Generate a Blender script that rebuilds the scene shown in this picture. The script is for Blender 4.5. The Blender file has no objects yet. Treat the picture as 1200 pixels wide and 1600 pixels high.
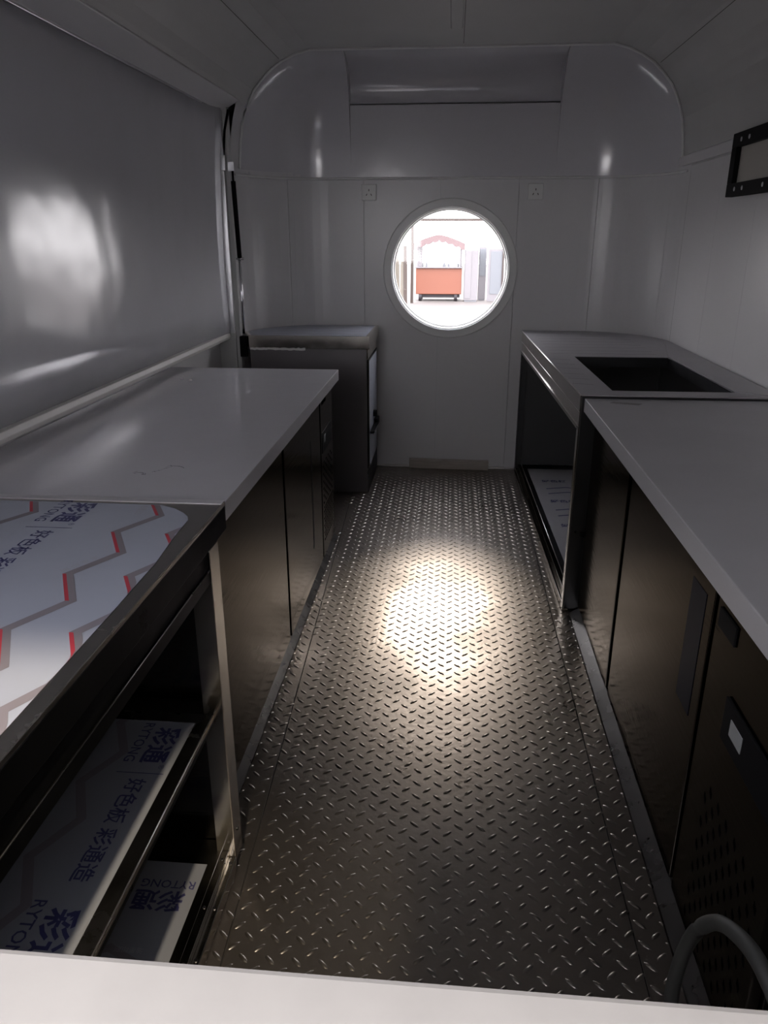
import bpy, bmesh, math, random
from mathutils import Vector, Matrix
random.seed(7)
C = bpy.context.scene.collection
SC = bpy.context.scene
PI = math.pi

# ------------------------------------------------------------------ camera
cam_d = bpy.data.cameras.new('camera')
cam = bpy.data.objects.new('camera', cam_d); C.objects.link(cam)
cam_d.sensor_fit = 'VERTICAL'; cam_d.sensor_height = 32.0
cam_d.lens = 1180.0 / 1600.0 * 32.0
cam_d.clip_start = 0.02; cam_d.clip_end = 400
_x = Vector((0.99625896, 0.08641803, 0.0))
_fw = Vector((-0.08115065, 0.93553466, -0.34378695)).normalized()
_up = _x.cross(_fw).normalized()
M = Matrix((_x, _up, -_fw)).transposed().to_4x4()
M.translation = Vector((0, 0, 1.46))
cam.matrix_world = M
SC.camera = cam

# ------------------------------------------------------------------ world, light, exposure
w = bpy.data.worlds.new('daylight'); SC.world = w; w.use_nodes = True
nt = w.node_tree; nt.nodes.clear()
wo = nt.nodes.new('ShaderNodeOutputWorld'); bg = nt.nodes.new('ShaderNodeBackground')
tc = nt.nodes.new('ShaderNodeTexCoord'); sp = nt.nodes.new('ShaderNodeSeparateXYZ')
cr = nt.nodes.new('ShaderNodeValToRGB')
cr.color_ramp.elements[0].position = 0.0; cr.color_ramp.elements[0].color = (1.0, 0.965, 0.99, 1)
cr.color_ramp.elements[1].position = 1.0; cr.color_ramp.elements[1].color = (0.88, 0.90, 1.0, 1)
nt.links.new(tc.outputs['Generated'], sp.inputs[0]); nt.links.new(sp.outputs['Z'], cr.inputs[0])
nt.links.new(cr.outputs[0], bg.inputs[0]); bg.inputs[1].default_value = 7.0
nt.links.new(bg.outputs[0], wo.inputs[0])

sun_d = bpy.data.lights.new('low_sun', 'SUN'); sun_d.energy = 1.05; sun_d.angle = math.radians(13); sun_d.color = (1.0, 0.88, 0.73)
sun = bpy.data.objects.new('low_sun', sun_d); C.objects.link(sun)
sun.rotation_euler = Vector((-0.01, -1.0, -0.585)).to_track_quat('-Z', 'Y').to_euler()
def added_spot(loc, target, power, size, color):
    l = bpy.data.lights.new('added_spot', 'SPOT'); l.energy = power; l.color = color
    l.shadow_soft_size = size; l.spot_size = math.radians(25); l.spot_blend = 0.4
    o = bpy.data.objects.new('added_spot_light', l); C.objects.link(o)
    o.location = loc
    o.rotation_euler = (Vector(target) - Vector(loc)).to_track_quat('-Z', 'Y').to_euler()
    return o
added_spot((-0.20, -0.20, 2.25), (-0.58, 1.24, 0.0), 120, 0.03, (1.0, 0.84, 0.62))  # added warm fill spot, unseen behind the camera, for the lower left shelf

SC.view_settings.view_transform = 'Standard'; SC.view_settings.look = 'None'
SC.view_settings.gamma = 1.0; SC.view_settings.use_curve_mapping = False
SC.view_settings.exposure = 0.35
SC.cycles.max_bounces = 10; SC.cycles.diffuse_bounces = 5; SC.cycles.glossy_bounces = 6
SC.cycles.transparent_max_bounces = 12
SC.cycles.sample_clamp_indirect = 6.0
SC.cycles.caustics_refractive = False

# ------------------------------------------------------------------ materials
def mat(name, col, rough=0.5, metal=0.0, spec=0.5, noise=0.0, nscale=20, bump=0.0, bscale=40, stretch=None,
        rnoise=0.0, coat=0.0, col2=None, aniso=0.0, tint=None):
    m = bpy.data.materials.new(name); m.use_nodes = True
    t = m.node_tree; b = t.nodes['Principled BSDF']
    b.inputs['Base Color'].default_value = (*col, 1); b.inputs['Roughness'].default_value = rough
    b.inputs['Metallic'].default_value = metal; b.inputs['Specular IOR Level'].default_value = spec
    b.inputs['Coat Weight'].default_value = coat; b.inputs['Coat Roughness'].default_value = 0.08
    b.inputs['Anisotropic'].default_value = aniso
    if tint: b.inputs['Specular Tint'].default_value = (*tint, 1)
    tcn = t.nodes.new('ShaderNodeTexCoord'); mp = t.nodes.new('ShaderNodeMapping')
    t.links.new(tcn.outputs['Object'], mp.inputs[0])
    if stretch: mp.inputs['Scale'].default_value = stretch
    if noise or rnoise:
        n = t.nodes.new('ShaderNodeTexNoise'); n.inputs['Scale'].default_value = nscale
        n.inputs['Detail'].default_value = 5; t.links.new(mp.outputs[0], n.inputs['Vector'])
        if noise:
            mx = t.nodes.new('ShaderNodeMix'); mx.data_type = 'RGBA'
            c2 = col2 or tuple(c * (1 - noise) for c in col)
            mx.inputs['A'].default_value = (*col, 1); mx.inputs['B'].default_value = (*c2, 1)
            r = t.nodes.new('ShaderNodeMapRange'); r.inputs[1].default_value = 0.15; r.inputs[2].default_value = 0.85; r.interpolation_type = 'SMOOTHSTEP'
            t.links.new(n.outputs['Fac'], r.inputs[0]); t.links.new(r.outputs[0], mx.inputs['Factor'])
            t.links.new(mx.outputs['Result'], b.inputs['Base Color'])
        if rnoise:
            r2 = t.nodes.new('ShaderNodeMapRange'); r2.inputs[1].default_value = 0.3; r2.inputs[2].default_value = 0.7
            r2.inputs[3].default_value = max(0.02, rough - rnoise); r2.inputs[4].default_value = rough + rnoise
            t.links.new(n.outputs['Fac'], r2.inputs[0]); t.links.new(r2.outputs[0], b.inputs['Roughness'])
    if bump:
        n2 = t.nodes.new('ShaderNodeTexNoise'); n2.inputs['Scale'].default_value = bscale; n2.inputs['Detail'].default_value = 2
        t.links.new(mp.outputs[0], n2.inputs['Vector'])
        bp = t.nodes.new('ShaderNodeBump'); bp.inputs['Strength'].default_value = 1.0; bp.inputs['Distance'].default_value = bump
        t.links.new(n2.outputs['Fac'], bp.inputs['Height']); t.links.new(bp.outputs[0], b.inputs['Normal'])
    return m

PANEL = mat('white wall panel', (0.66, 0.65, 0.66), 0.28, noise=0.03, nscale=1.2)
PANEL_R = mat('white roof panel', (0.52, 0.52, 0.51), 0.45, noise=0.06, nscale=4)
GEL = mat('glossy moulded white', (0.62, 0.61, 0.64), 0.16, coat=0.4, bump=0.004, bscale=4)
HATCH = mat('glossy hatch skin', (0.58, 0.58, 0.61), 0.18, spec=0.45, coat=0.15, bump=0.012, bscale=2.2)
SHELL = mat('exterior skin', (0.55, 0.55, 0.56), 0.5)
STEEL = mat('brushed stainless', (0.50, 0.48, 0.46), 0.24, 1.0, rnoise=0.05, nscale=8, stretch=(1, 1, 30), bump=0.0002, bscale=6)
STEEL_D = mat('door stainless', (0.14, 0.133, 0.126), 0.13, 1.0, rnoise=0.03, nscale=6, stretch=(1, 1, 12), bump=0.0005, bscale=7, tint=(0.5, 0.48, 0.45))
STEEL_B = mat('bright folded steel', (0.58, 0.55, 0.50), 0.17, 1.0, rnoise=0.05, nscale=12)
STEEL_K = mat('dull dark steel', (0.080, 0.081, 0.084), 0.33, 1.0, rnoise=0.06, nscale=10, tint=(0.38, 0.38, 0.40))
TOP_L = mat('pale steel worktop', (0.78, 0.77, 0.81), 0.17, 0.30, noise=0.06, nscale=5, rnoise=0.06, bump=0.0012, bscale=5)
TOP_R = mat('grey filmed worktop', (0.50, 0.49, 0.51), 0.45, 0.25, noise=0.08, nscale=5)
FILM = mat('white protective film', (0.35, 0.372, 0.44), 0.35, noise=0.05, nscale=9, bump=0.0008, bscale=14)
FILM_SHADE = mat('white film darkened for shelf shade', (0.25, 0.26, 0.29), 0.4, noise=0.05, nscale=9)  # same white film, its colour darkened to stand for the shelf shade
FILM_G = mat('grey protective film', (0.40, 0.39, 0.41), 0.40, 0.2, noise=0.1, nscale=6, bump=0.001, bscale=10)
INK = mat('navy ink', (0.035, 0.035, 0.12), 0.5)
INK_G = mat('grey ink', (0.20, 0.18, 0.20), 0.5)
INK_L = mat('pale grey ink', (0.36, 0.35, 0.38), 0.5)
INK_R = mat('red ink', (0.42, 0.04, 0.06), 0.5)
FLOORM = mat('chequer plate steel', (0.32, 0.282, 0.248), 0.34, 0.9, noise=0.35, nscale=3, rnoise=0.08, bump=0.0006, bscale=60)
TREADM = mat('polished tread steel', (0.38, 0.345, 0.305), 0.30, 0.95, noise=0.3, nscale=4)
EDGE_M = mat('bright folded edge', (0.80, 0.78, 0.76), 0.32, 1.0)
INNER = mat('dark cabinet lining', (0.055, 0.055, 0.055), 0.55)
FLOORB = mat('dark gap', (0.03, 0.026, 0.022), 0.8)
BLACK = mat('black plastic', (0.008, 0.008, 0.009), 0.6, spec=0.06)
STEEL_M = mat('grey rolled steel', (0.16, 0.155, 0.15), 0.28, 1.0, rnoise=0.04, nscale=9, tint=(0.45, 0.43, 0.41))
SIDE = mat('filmed side panel', (0.17, 0.16, 0.165), 0.35, 0.5)
BLACKH = mat('dark hole', (0.004, 0.004, 0.004), 0.9, spec=0.0)
GLASSY = mat('grey display', (0.30, 0.31, 0.32), 0.25)
CHROME = mat('chrome', (0.78, 0.78, 0.80), 0.10, 1.0)
ALU = mat('aluminium profile', (0.62, 0.62, 0.64), 0.28, 1.0)
WHITE = mat('white plastic', (0.74, 0.74, 0.73), 0.35)
SEAL = mat('white sealant', (0.72, 0.70, 0.67), 0.5)
SILLM = mat('cream sill', (0.31, 0.285, 0.255), 0.5, noise=0.10, nscale=30)
WOODM = mat('pale batten wood', (0.52, 0.47, 0.41), 0.6, noise=0.25, nscale=10, stretch=(1, 8, 8))
LABEL = mat('dark blue label', (0.006, 0.007, 0.014), 0.5, spec=0.1)
HOSE = mat('grey hose', (0.05, 0.05, 0.047), 0.55)
BOARD = mat('filler board', (0.42, 0.40, 0.36), 0.6)
TAPE = mat('grey tape', (0.23, 0.22, 0.22), 0.5)
WATER = mat('water', (0.8, 0.8, 0.82), 0.03, spec=1.0)
GROUND = mat('hall concrete', (0.128, 0.112, 0.102), 0.8, noise=0.08, nscale=2)
ORANGE = mat('orange paint', (0.20, 0.068, 0.040), 0.5)
PINK = mat('faded red canopy', (0.17, 0.115, 0.115), 0.7)
OUTW = mat('outdoor white', (0.19, 0.178, 0.186), 0.6)
OUTG = mat('outdoor grey blue', (0.15, 0.158, 0.172), 0.5)
OUTB = mat('raw board', (0.18, 0.16, 0.13), 0.7, noise=0.15, nscale=4)
OUTD = mat('brown post', (0.05, 0.035, 0.028), 0.6)
OUTK = mat('dark chassis', (0.02, 0.016, 0.02), 0.6)
PANE = bpy.data.materials.new('window pane'); PANE.use_nodes = True
_t = PANE.node_tree; _t.nodes.clear()
_o = _t.nodes.new('ShaderNodeOutputMaterial'); _m = _t.nodes.new('ShaderNodeMixShader'); _m.inputs[0].default_value = 0.06
_a = _t.nodes.new('ShaderNodeBsdfTransparent'); _g = _t.nodes.new('ShaderNodeBsdfGlossy'); _g.inputs['Roughness'].default_value = 0.03
_t.links.new(_a.outputs[0], _m.inputs[1]); _t.links.new(_g.outputs[0], _m.inputs[2]); _t.links.new(_m.outputs[0], _o.inputs[0])

# ------------------------------------------------------------------ mesh helpers
def wloc(o):
    v = Vector((0, 0, 0))
    while o: v += o.location; o = o.parent
    return v

class MB:
    def __init__(s): s.v = []; s.f = []
    def add(s, vs, fs):
        n = len(s.v); s.v += [tuple(v) for v in vs]; s.f += [tuple(i + n for i in f) for f in fs]; return s
    def box(s, x0, x1, y0, y1, z0, z1):
        x0, x1 = sorted((x0, x1)); y0, y1 = sorted((y0, y1)); z0, z1 = sorted((z0, z1))
        return s.add([(x0,y0,z0),(x1,y0,z0),(x1,y1,z0),(x0,y1,z0),(x0,y0,z1),(x1,y0,z1),(x1,y1,z1),(x0,y1,z1)],
                     [(0,3,2,1),(4,5,6,7),(0,1,5,4),(1,2,6,5),(2,3,7,6),(3,0,4,7)])
    def prism(s, poly, a0, a1, axis='y'):
        # poly: list of 2-D points; extruded along axis; closed solid
        n = len(poly)
        def P(p, a):
            return {'y': (p[0], a, p[1]), 'x': (a, p[0], p[1]), 'z': (p[0], p[1], a)}[axis]
        vs = [P(p, a0) for p in poly] + [P(p, a1) for p in poly]
        fs = [tuple(range(n)), tuple(range(2 * n - 1, n - 1, -1))]
        fs += [(i, i + n, (i + 1) % n + n, (i + 1) % n) for i in range(n)]
        return s.add(vs, fs)
    def ribbon(s, p, q):
        n = len(p)
        return s.add(list(p) + list(q), [(i, i + 1, n + i + 1, n + i) for i in range(n - 1)])
    def grid(s, rows):
        n = len(rows[0]); vs = [v for r in rows for v in r]
        return s.add(vs, [(j*n+i, j*n+i+1, (j+1)*n+i+1, (j+1)*n+i) for j in range(len(rows)-1) for i in range(n-1)])
    def tube(s, pts, r, seg=10, r2=None):
        pts = [Vector(p) for p in pts]; rings = []
        for i, p in enumerate(pts):
            d = (pts[min(i+1, len(pts)-1)] - pts[max(i-1, 0)]).normalized()
            u = d.cross(Vector((0, 0, 1)) if abs(d.z) < 0.9 else Vector((1, 0, 0))).normalized(); v = d.cross(u)
            rr = r if r2 is None else r + (r2 - r) * i / (len(pts) - 1)
            rings.append([p + (u * math.cos(2*PI*k/seg) + v * math.sin(2*PI*k/seg)) * rr for k in range(seg)])
        n = len(s.v)
        for g in rings: s.v += [tuple(q) for q in g]
        for j in range(len(rings)-1):
            for k in range(seg):
                s.f.append((n+j*seg+k, n+j*seg+(k+1)%seg, n+(j+1)*seg+(k+1)%seg, n+(j+1)*seg+k))
        s.f.append(tuple(n+k for k in range(seg-1, -1, -1))); s.f.append(tuple(n+(len(rings)-1)*seg+k for k in range(seg)))
        return s
    def map(s, fn): s.v = [tuple(fn(*v)) for v in s.v]; return s
    def build(s, name, m, parent=None, smooth=False, bevel=0.0, solid=0.0):
        off = wloc(parent) if parent else Vector((0, 0, 0))
        me = bpy.data.meshes.new(name)
        me.from_pydata([(v[0]-off.x, v[1]-off.y, v[2]-off.z) for v in s.v], [], s.f)
        me.materials.append(m)
        b = bmesh.new(); b.from_mesh(me); bmesh.ops.recalc_face_normals(b, faces=b.faces)
        b.to_mesh(me); b.free()
        if smooth: me.polygons.foreach_set('use_smooth', [True] * len(me.polygons))
        o = bpy.data.objects.new(name, me); C.objects.link(o); o.parent = parent
        if solid:
            md = o.modifiers.new('solid', 'SOLIDIFY'); md.thickness = solid; md.offset = 0
        if bevel:
            md = o.modifiers.new('bevel', 'BEVEL'); md.width = bevel; md.segments = 2; md.limit_method = 'ANGLE'
        return o

def bx(name, m, parent, x0, x1, y0, y1, z0, z1, bevel=0.0015):
    return MB().box(x0, x1, y0, y1, z0, z1).build(name, m, parent, bevel=bevel)

def thing(name, label, cat, loc=(0, 0, 0), group=None):
    o = bpy.data.objects.new(name, None); C.objects.link(o); o.location = loc
    o.empty_display_size = 0.1
    o['label'] = label; o['category'] = cat
    if group: o['group'] = group
    return o
def tag(o, label, cat, group=None):
    o['label'] = label; o['category'] = cat
    if group: o['group'] = group
    return o
def struct(o): o['kind'] = 'structure'; return o
def stuff(o): o['kind'] = 'stuff'; return o
def sroot(name, loc=(0, 0, 0)):
    o = bpy.data.objects.new(name, None); C.objects.link(o); o.location = loc; o['kind'] = 'structure'; return o

def lettering(parent, text, m, origin, right, up, length, bold=0.0, name='lettering', squash=1.0):
    """flat print: text laid from origin along right, its height along up, scaled to the given length"""
    cu = bpy.data.curves.new('print', 'FONT'); cu.body = text; cu.size = 1.0; cu.offset = bold; cu.resolution_u = 2
    to = bpy.data.objects.new('print', cu); C.objects.link(to)
    dg = bpy.context.evaluated_depsgraph_get(); dg.update()
    me = bpy.data.meshes.new_from_object(to.evaluated_get(dg)); bpy.data.objects.remove(to)
    if not len(me.vertices): return None
    xs = [v.co.x for v in me.vertices]; ys = [v.co.y for v in me.vertices]
    k = length / (max(xs) - min(xs)); R = Vector(right).normalized(); U = Vector(up).normalized(); O = Vector(origin)
    off = wloc(parent)
    for v in me.vertices:
        v.co = O + R * ((v.co.x - min(xs)) * k) + U * ((v.co.y - min(ys)) * k * squash) - off
    me.materials.clear(); me.materials.append(m)
    o = bpy.data.objects.new(name, me); C.objects.link(o); o.parent = parent
    return o

# ================================================================== SETTING
WALLX = 1.22; BACK = 4.88; FRONT = 0.24
PROF = [(0.80, 2.395), (0.88, 2.375), (0.95, 2.345), (1.015, 2.305), (1.07, 2.255), (1.115, 2.205), (1.145, 2.155), (1.17, 2.10),
        (1.188, 2.04), (1.205, 1.95), (1.215, 1.86), (1.22, 1.80)]
def plan(n=64):
    """wall plan, left to right: straight side, rounded corner, flat back"""
    pts = []
    def corner(t): return (0.76 + 0.46 * math.sin(t), 4.42 + 0.46 * math.cos(t))
    right = [(x, BACK) for x in (0.0, 0.19, 0.38, 0.57, 0.76)] + [corner(PI / 2 * i / 14) for i in range(1, 15)]
    left = [(-x, y) for x, y in reversed(right[1:])]
    return left + right
PL = plan()

# --- floor: chequer plates with raised treads
floor = struct(MB().box(-1.28, 1.28, 0.16, 4.95, -0.06, -0.006).build('floor', FLOORB))
def seam_l(y): return -0.46 - 0.0374 * (y - 1.46)
SEAM_R = 0.445
def tread(parent, xlo, xhi, inside):
    mb = MB(); a, b, h = 0.0165, 0.0050, 0.0027
    px, py = 0.058, 0.053
    nx0, nx1 = int(xlo / px) - 2, int(xhi / px) + 2
    for i in range(nx0, nx1):
        for j in range(3, int(4.86 / py) + 1):
            for kind in (0, 1):
                x = i * px + (px / 2 if kind else 0); y = j * py + (py / 2 if kind else 0)
                if not inside(x, y): continue
                ang = math.radians(42 if kind else -42)
                ca, sa = math.cos(ang), math.sin(ang)
                base = [(a, 0), (0.62*a, b*0.8), (0, b), (-0.62*a, b*0.8), (-a, 0), (-0.62*a, -b*0.8), (0, -b), (0.62*a, -b*0.8)]
                top = [(0.6*a, 0), (0, b*0.45), (-0.6*a, 0), (0, -b*0.45)]
                vs = [(x + u*ca - v*sa, y + u*sa + v*ca, 0.0) for u, v in base] + [(x + u*ca - v*sa, y + u*sa + v*ca, h) for u, v in top]
                mb.add(vs, [(0,1,8),(1,2,9,8),(2,3,10,9),(3,4,10),(4,5,10),(5,6,11,10),(6,7,8,11),(7,0,8),(8,9,10,11)])
    return stuff(mb.build('tread', TREADM, parent, smooth=True))
g = 0.002
ys = [0.17 + (4.88 - 0.17) * i / 12 for i in range(13)]
def plate(l, r):
    mb = MB()
    top = [[(l(y), y, 0.0), (r(y), y, 0.0)] for y in ys]
    mb.grid(top)
    mb.ribbon([t[0] for t in top], [(t[0][0], t[0][1], -0.005) for t in top])
    mb.ribbon([t[1] for t in top], [(t[1][0], t[1][1], -0.005) for t in top])
    return mb.build('floor_plate', FLOORM, floor)
pm = plate(lambda y: seam_l(y) + g, lambda y: SEAM_R - g)
tread(pm, -0.7, 0.5, lambda x, y: seam_l(y) + 0.008 < x < SEAM_R - 0.006)
pl = plate(lambda y: -1.26, lambda y: seam_l(y) - g)
tread(pl, -0.62, -0.42, lambda x, y: -0.60 < x < seam_l(y) - 0.008)
pr = plate(lambda y: SEAM_R + g, lambda y: 1.26)
tread(pr, 0.44, 0.62, lambda x, y: SEAM_R + 0.008 < x < 0.60)

# --- back wall: vertical panels, the round window cut out of them
WX, WZ, WR = -0.018, 1.262, 0.365
wb = sroot('wall_back', (0, BACK, 0))
# arc-length along the plan
S = [0.0]
for i in range(1, len(PL)): S.append(S[-1] + math.dist(PL[i-1], PL[i]))
S0 = S[[i for i, p in enumerate(PL) if p[0] == 0.0][0]]
def at_s(s):
    s += S0
    for i in range(1, len(S)):
        if s <= S[i] + 1e-9 or i == len(S) - 1:
            t = (s - S[i-1]) / (S[i] - S[i-1]); a, b = PL[i-1], PL[i]
            return (a[0] + (b[0]-a[0])*t, a[1] + (b[1]-a[1])*t)
TOPZ = 1.81
joints = [-1.482, -1.005, -0.545, -0.085, 0.375, 0.833, 1.29, 1.482]
def panel_strip(s0, s1, d=0.0):
    mb = MB(); g = 0.0012; s0 += g; s1 -= g
    n = max(4, int((s1 - s0) / 0.012)); cols = [s0 + (s1 - s0) * i / n for i in range(n + 1)]
    def hole(s):
        x = at_s(s)[0] - WX
        if abs(at_s(s)[1] - BACK) > 0.001 or abs(x) >= WR: return None
        h = math.sqrt(WR*WR - x*x); return (WZ - h, WZ + h)
    for a, b in zip(cols, cols[1:]):
        pa, pb = at_s(a), at_s(b); ha, hb = hole(a), hole(b)
        q = lambda z0a, z0b, z1a, z1b: mb.add([(pa[0], pa[1], z0a), (pb[0], pb[1], z0b), (pb[0], pb[1], z1b), (pa[0], pa[1], z1a)], [(0, 1, 2, 3)])
        if ha or hb:
            ha = ha or (WZ, WZ); hb = hb or (WZ, WZ)
            q(0, 0, ha[0], hb[0]); q(ha[1], hb[1], TOPZ, TOPZ)
        else: q(0, 0, TOPZ, TOPZ)
    # folded edges at the joints
    for s in (s0, s1):
        p = at_s(s); q2 = (p[0]*1.0, p[1] + 0.012)
        hh = hole(s)
        for za, zb in (((0, hh[0] - 0.004), (hh[1] + 0.004, TOPZ)) if hh else ((0, TOPZ),)):
            mb.add([(p[0], p[1], za), (q2[0], q2[1], za), (q2[0], q2[1], zb), (p[0], p[1], zb)], [(0, 1, 2, 3)])
    o = mb.build('wall_panel', PANEL, wb)
    return o
for a, b in zip(joints, joints[1:]): panel_strip(a, b)
# dark core behind the joints
mb = MB()
core = [(x * 1.012, y + 0.016) for x, y in PL]
for (a, b) in zip(core, core[1:]):
    if abs(a[1] - BACK - 0.016) < 1e-6 and abs(b[1] - BACK - 0.016) < 1e-6 and min(abs(a[0]), abs(b[0])) < 0.5: continue
    mb.add([(a[0], a[1], 0), (b[0], b[1], 0), (b[0], b[1], 1.78), (a[0], a[1], 1.78)], [(0, 1, 2, 3)])
mb.build('wall_core', FLOORB, wb)
struct(MB().box(-0.47, 0.47, 4.862, 4.88, 0, 0.014).build('baseboard_back', SEAL, bevel=0.004))

# --- round window
win = sroot('window_1', (WX, BACK, WZ))
def ring(r0, r1, y0, y1, seg=72):
    mb = MB(); P = lambda r, y, k: (WX + r*math.cos(2*PI*k/seg), y, WZ + r*math.sin(2*PI*k/seg))
    for k in range(seg):
        k2 = k + 1
        mb.add([P(r0,y0,k),P(r1,y0,k),P(r1,y0,k2),P(r0,y0,k2)], [(0,1,2,3)])
        mb.add([P(r0,y1,k),P(r1,y1,k),P(r1,y1,k2),P(r0,y1,k2)], [(3,2,1,0)])
        mb.add([P(r0,y0,k),P(r0,y0,k2),P(r0,y1,k2),P(r0,y1,k)], [(0,1,2,3)])
        mb.add([P(r1,y0,k),P(r1,y0,k2),P(r1,y1,k2),P(r1,y1,k)], [(0,1,2,3)])
    b = mb
    return b
o = ring(0.356, 0.408, BACK - 0.022, BACK - 0.001).build('window_frame', WHITE, win); 
b = bmesh.new(); b.from_mesh(o.data); bmesh.ops.remove_doubles(b, verts=b.verts, dist=1e-5); bmesh.ops.recalc_face_normals(b, faces=b.faces); b.to_mesh(o.data); b.free()
md = o.modifiers.new('bevel', 'BEVEL'); md.width = 0.006; md.segments = 2; md.limit_method = 'ANGLE'
ring(0.350, 0.3555, BACK - 0.012, BACK + 0.115).build('window_reveal', WHITE, win)
ring(0.342, 0.3495, BACK + 0.070, BACK + 0.085).build('window_gasket', WHITE, win)
mb = MB(); mb.add([(WX + 0.3495*math.cos(2*PI*k/72), BACK + 0.078, WZ + 0.3495*math.sin(2*PI*k/72)) for k in range(72)], [tuple(range(72))])
mb.build('pane', PANE, win)

# --- right wall
wr = sroot('wall_right', (WALLX, 2.4, 0))
yj = [0.24, 1.05, 1.75, 2.45, 2.95, 3.43, 3.91, 4.42]
for a, b in zip(yj, yj[1:]):
    MB().box(WALLX, WALLX + 0.012, a + 0.0008, b - 0.0008, 0, 1.80).build('wall_panel', PANEL, wr)
struct(MB().prism([(1.196, 1.806), (1.214, 1.806), (1.214, 1.862), (1.198, 1.852)], 0.25, 4.62, 'y').build('trim_1', PANEL))
# --- left wall under and beside the hatch
wl = sroot('wall_left', (-1.33, 2.4, 0))
bx('lower_panel', PANEL, wl, -1.345, -1.33, 0.24, 4.36, 0, 0.925, 0)
bx('upper_panel', PANEL, wl, -1.34, -1.325, 0.24, 4.36, 0.925, 2.12, 0)
bx('end_panel', PANEL, wl, -1.34, -1.215, 4.385, 4.43, 0, 1.80, 0.003)

ep2 = [(-1.2205, 1.79)] + [(-x - 0.0005, z) for x, z in reversed(PROF) if 1.85 < z < 2.14] + [(-1.158, 2.15)]
MB().grid([[(x, 4.395, z) for x, z in ep2], [(x, 4.59, z) for x, z in ep2]]).build('corner_panel', PANEL, wl)
# --- ceiling: roof panels in the curved section, joints left open
ceil = sroot('ceiling', (0, 2.4, 2.395))
def roof_strip(pts, y0, y1, m=PANEL_R):
    mb = MB(); mb.grid([[(x, y0, z) for x, z in pts], [(x, y1, z) for x, z in pts]])
    return mb.build('roof_panel', m, ceil, smooth=False)
RY0, RY1 = 0.24, 4.585
right_lo = [p for p in PROF if p[0] >= 1.03]; 
jx = (1.03, 2.293)
def shrink(pts, e=0.0012):
    p = list(pts)
    a, b = Vector(p[0]), Vector(p[1]); p[0] = tuple(a + (b - a).normalized() * e)
    a, b = Vector(p[-1]), Vector(p[-2]); p[-1] = tuple(a + (b - a).normalized() * e)
    return p
top_r = [(0.022, 2.395), (0.4, 2.395)] + [p for p in PROF if p[0] < 1.03] + [jx]
roof_strip(shrink(top_r), RY0, RY1)
roof_strip(shrink([jx] + right_lo), RY0, RY1)
jl = (-0.955, 2.343)
top_l = [(0.022, 2.395), (-0.4, 2.395)] + [(-x, z) for x, z in PROF if x < 0.955] + [jl]
roof_strip(shrink(top_l), RY0, RY1)
lo_l = [jl] + [(-x, z) for x, z in PROF if x > 0.955 and z > 2.13] + [(-1.165, 2.13)]
roof_strip(shrink(lo_l), RY0, RY1)
core = [(x*1.01, z + 0.012) for x, z in [(-1.34, 2.10)] + [(-x, z) for x, z in reversed(PROF) if z > 2.13] + [(0, 2.395)] + PROF]
MB().grid([[(x, RY0, z) for x, z in core], [(x, RY1, z) for x, z in core]]).build('roof_core', FLOORB, ceil)
# batten along the joint
mb = MB(); mb.prism([(-0.045, 2.3945), (-0.040, 2.386), (0.012, 2.386), (0.017, 2.3945)], 0.3, 4.20, 'y')
struct(mb.build('trim_2', PANEL_R, bevel=0.003))
# crown strip over the hatch
mb = MB(); mb.prism([(-1.160, 2.142), (-1.150, 2.128), (-1.245, 2.075), (-1.262, 2.085)], 0.24, 4.40, 'y')
struct(mb.build('trim_3', PANEL, bevel=0.004))

# --- exterior skin (keeps the daylight out, except at the openings)
ext = sroot('wall_exterior', (0, 2.5, 1.2))
ep = [(-1.40, -0.07), (-1.40, 1.85), (-1.33, 2.2), (-1.1, 2.42), (-0.82, 2.47), (0.82, 2.47), (1.1, 2.40), (1.27, 2.2), (1.29, 1.85), (1.29, -0.07), (-1.40, -0.07)]
MB().grid([[(x, 0.16, z) for x, z in ep], [(x, 4.99, z) for x, z in ep]]).build('outer_skin', SHELL, ext, solid=0.01)
mb = MB(); seg = 72
def rect_pt(k):
    a = 2*PI*k/seg; dx, dz = math.cos(a), math.sin(a)
    tx = (1.40 + WX if dx < 0 else 1.29 - WX) / abs(dx) if abs(dx) > 1e-6 else 1e9
    tz = (2.47 - WZ if dz > 0 else WZ + 0.07) / abs(dz) if abs(dz) > 1e-6 else 1e9
    t = min(tx, tz); return (WX + dx*t, 4.985, WZ + dz*t)
mb.grid([[(WX + 0.357*math.cos(2*PI*k/seg), 4.985, WZ + 0.357*math.sin(2*PI*k/seg)) for k in range(seg+1)], [rect_pt(k) for k in range(seg+1)]])
mb.build('end_skin', SHELL, ext, solid=0.008)

# --- front wall with the opening the picture is taken through
OX0, OX1, OZ0, OZ1 = -1.00, 0.20, 1.160, 1.80
wf = sroot('wall_front', (0, 0.2, 0))
bx('wall_panel', PANEL, wf, -1.36, 1.25, 0.165, 0.235, 0, OZ0 - 0.02, 0)
bx('wall_panel', PANEL, wf, -1.36, 1.25, 0.165, 0.235, OZ1, 2.46, 0)
bx('wall_panel', PANEL, wf, -1.36, OX0, 0.165, 0.235, OZ0 - 0.02, OZ1, 0)
bx('wall_panel', PANEL, wf, OX1, 1.25, 0.165, 0.235, OZ0 - 0.02, OZ1, 0)
bx('window_sill', SILLM, wf, OX0, OX1, 0.13, 0.2365, OZ0 - 0.018, OZ0, 0.004)

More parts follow.
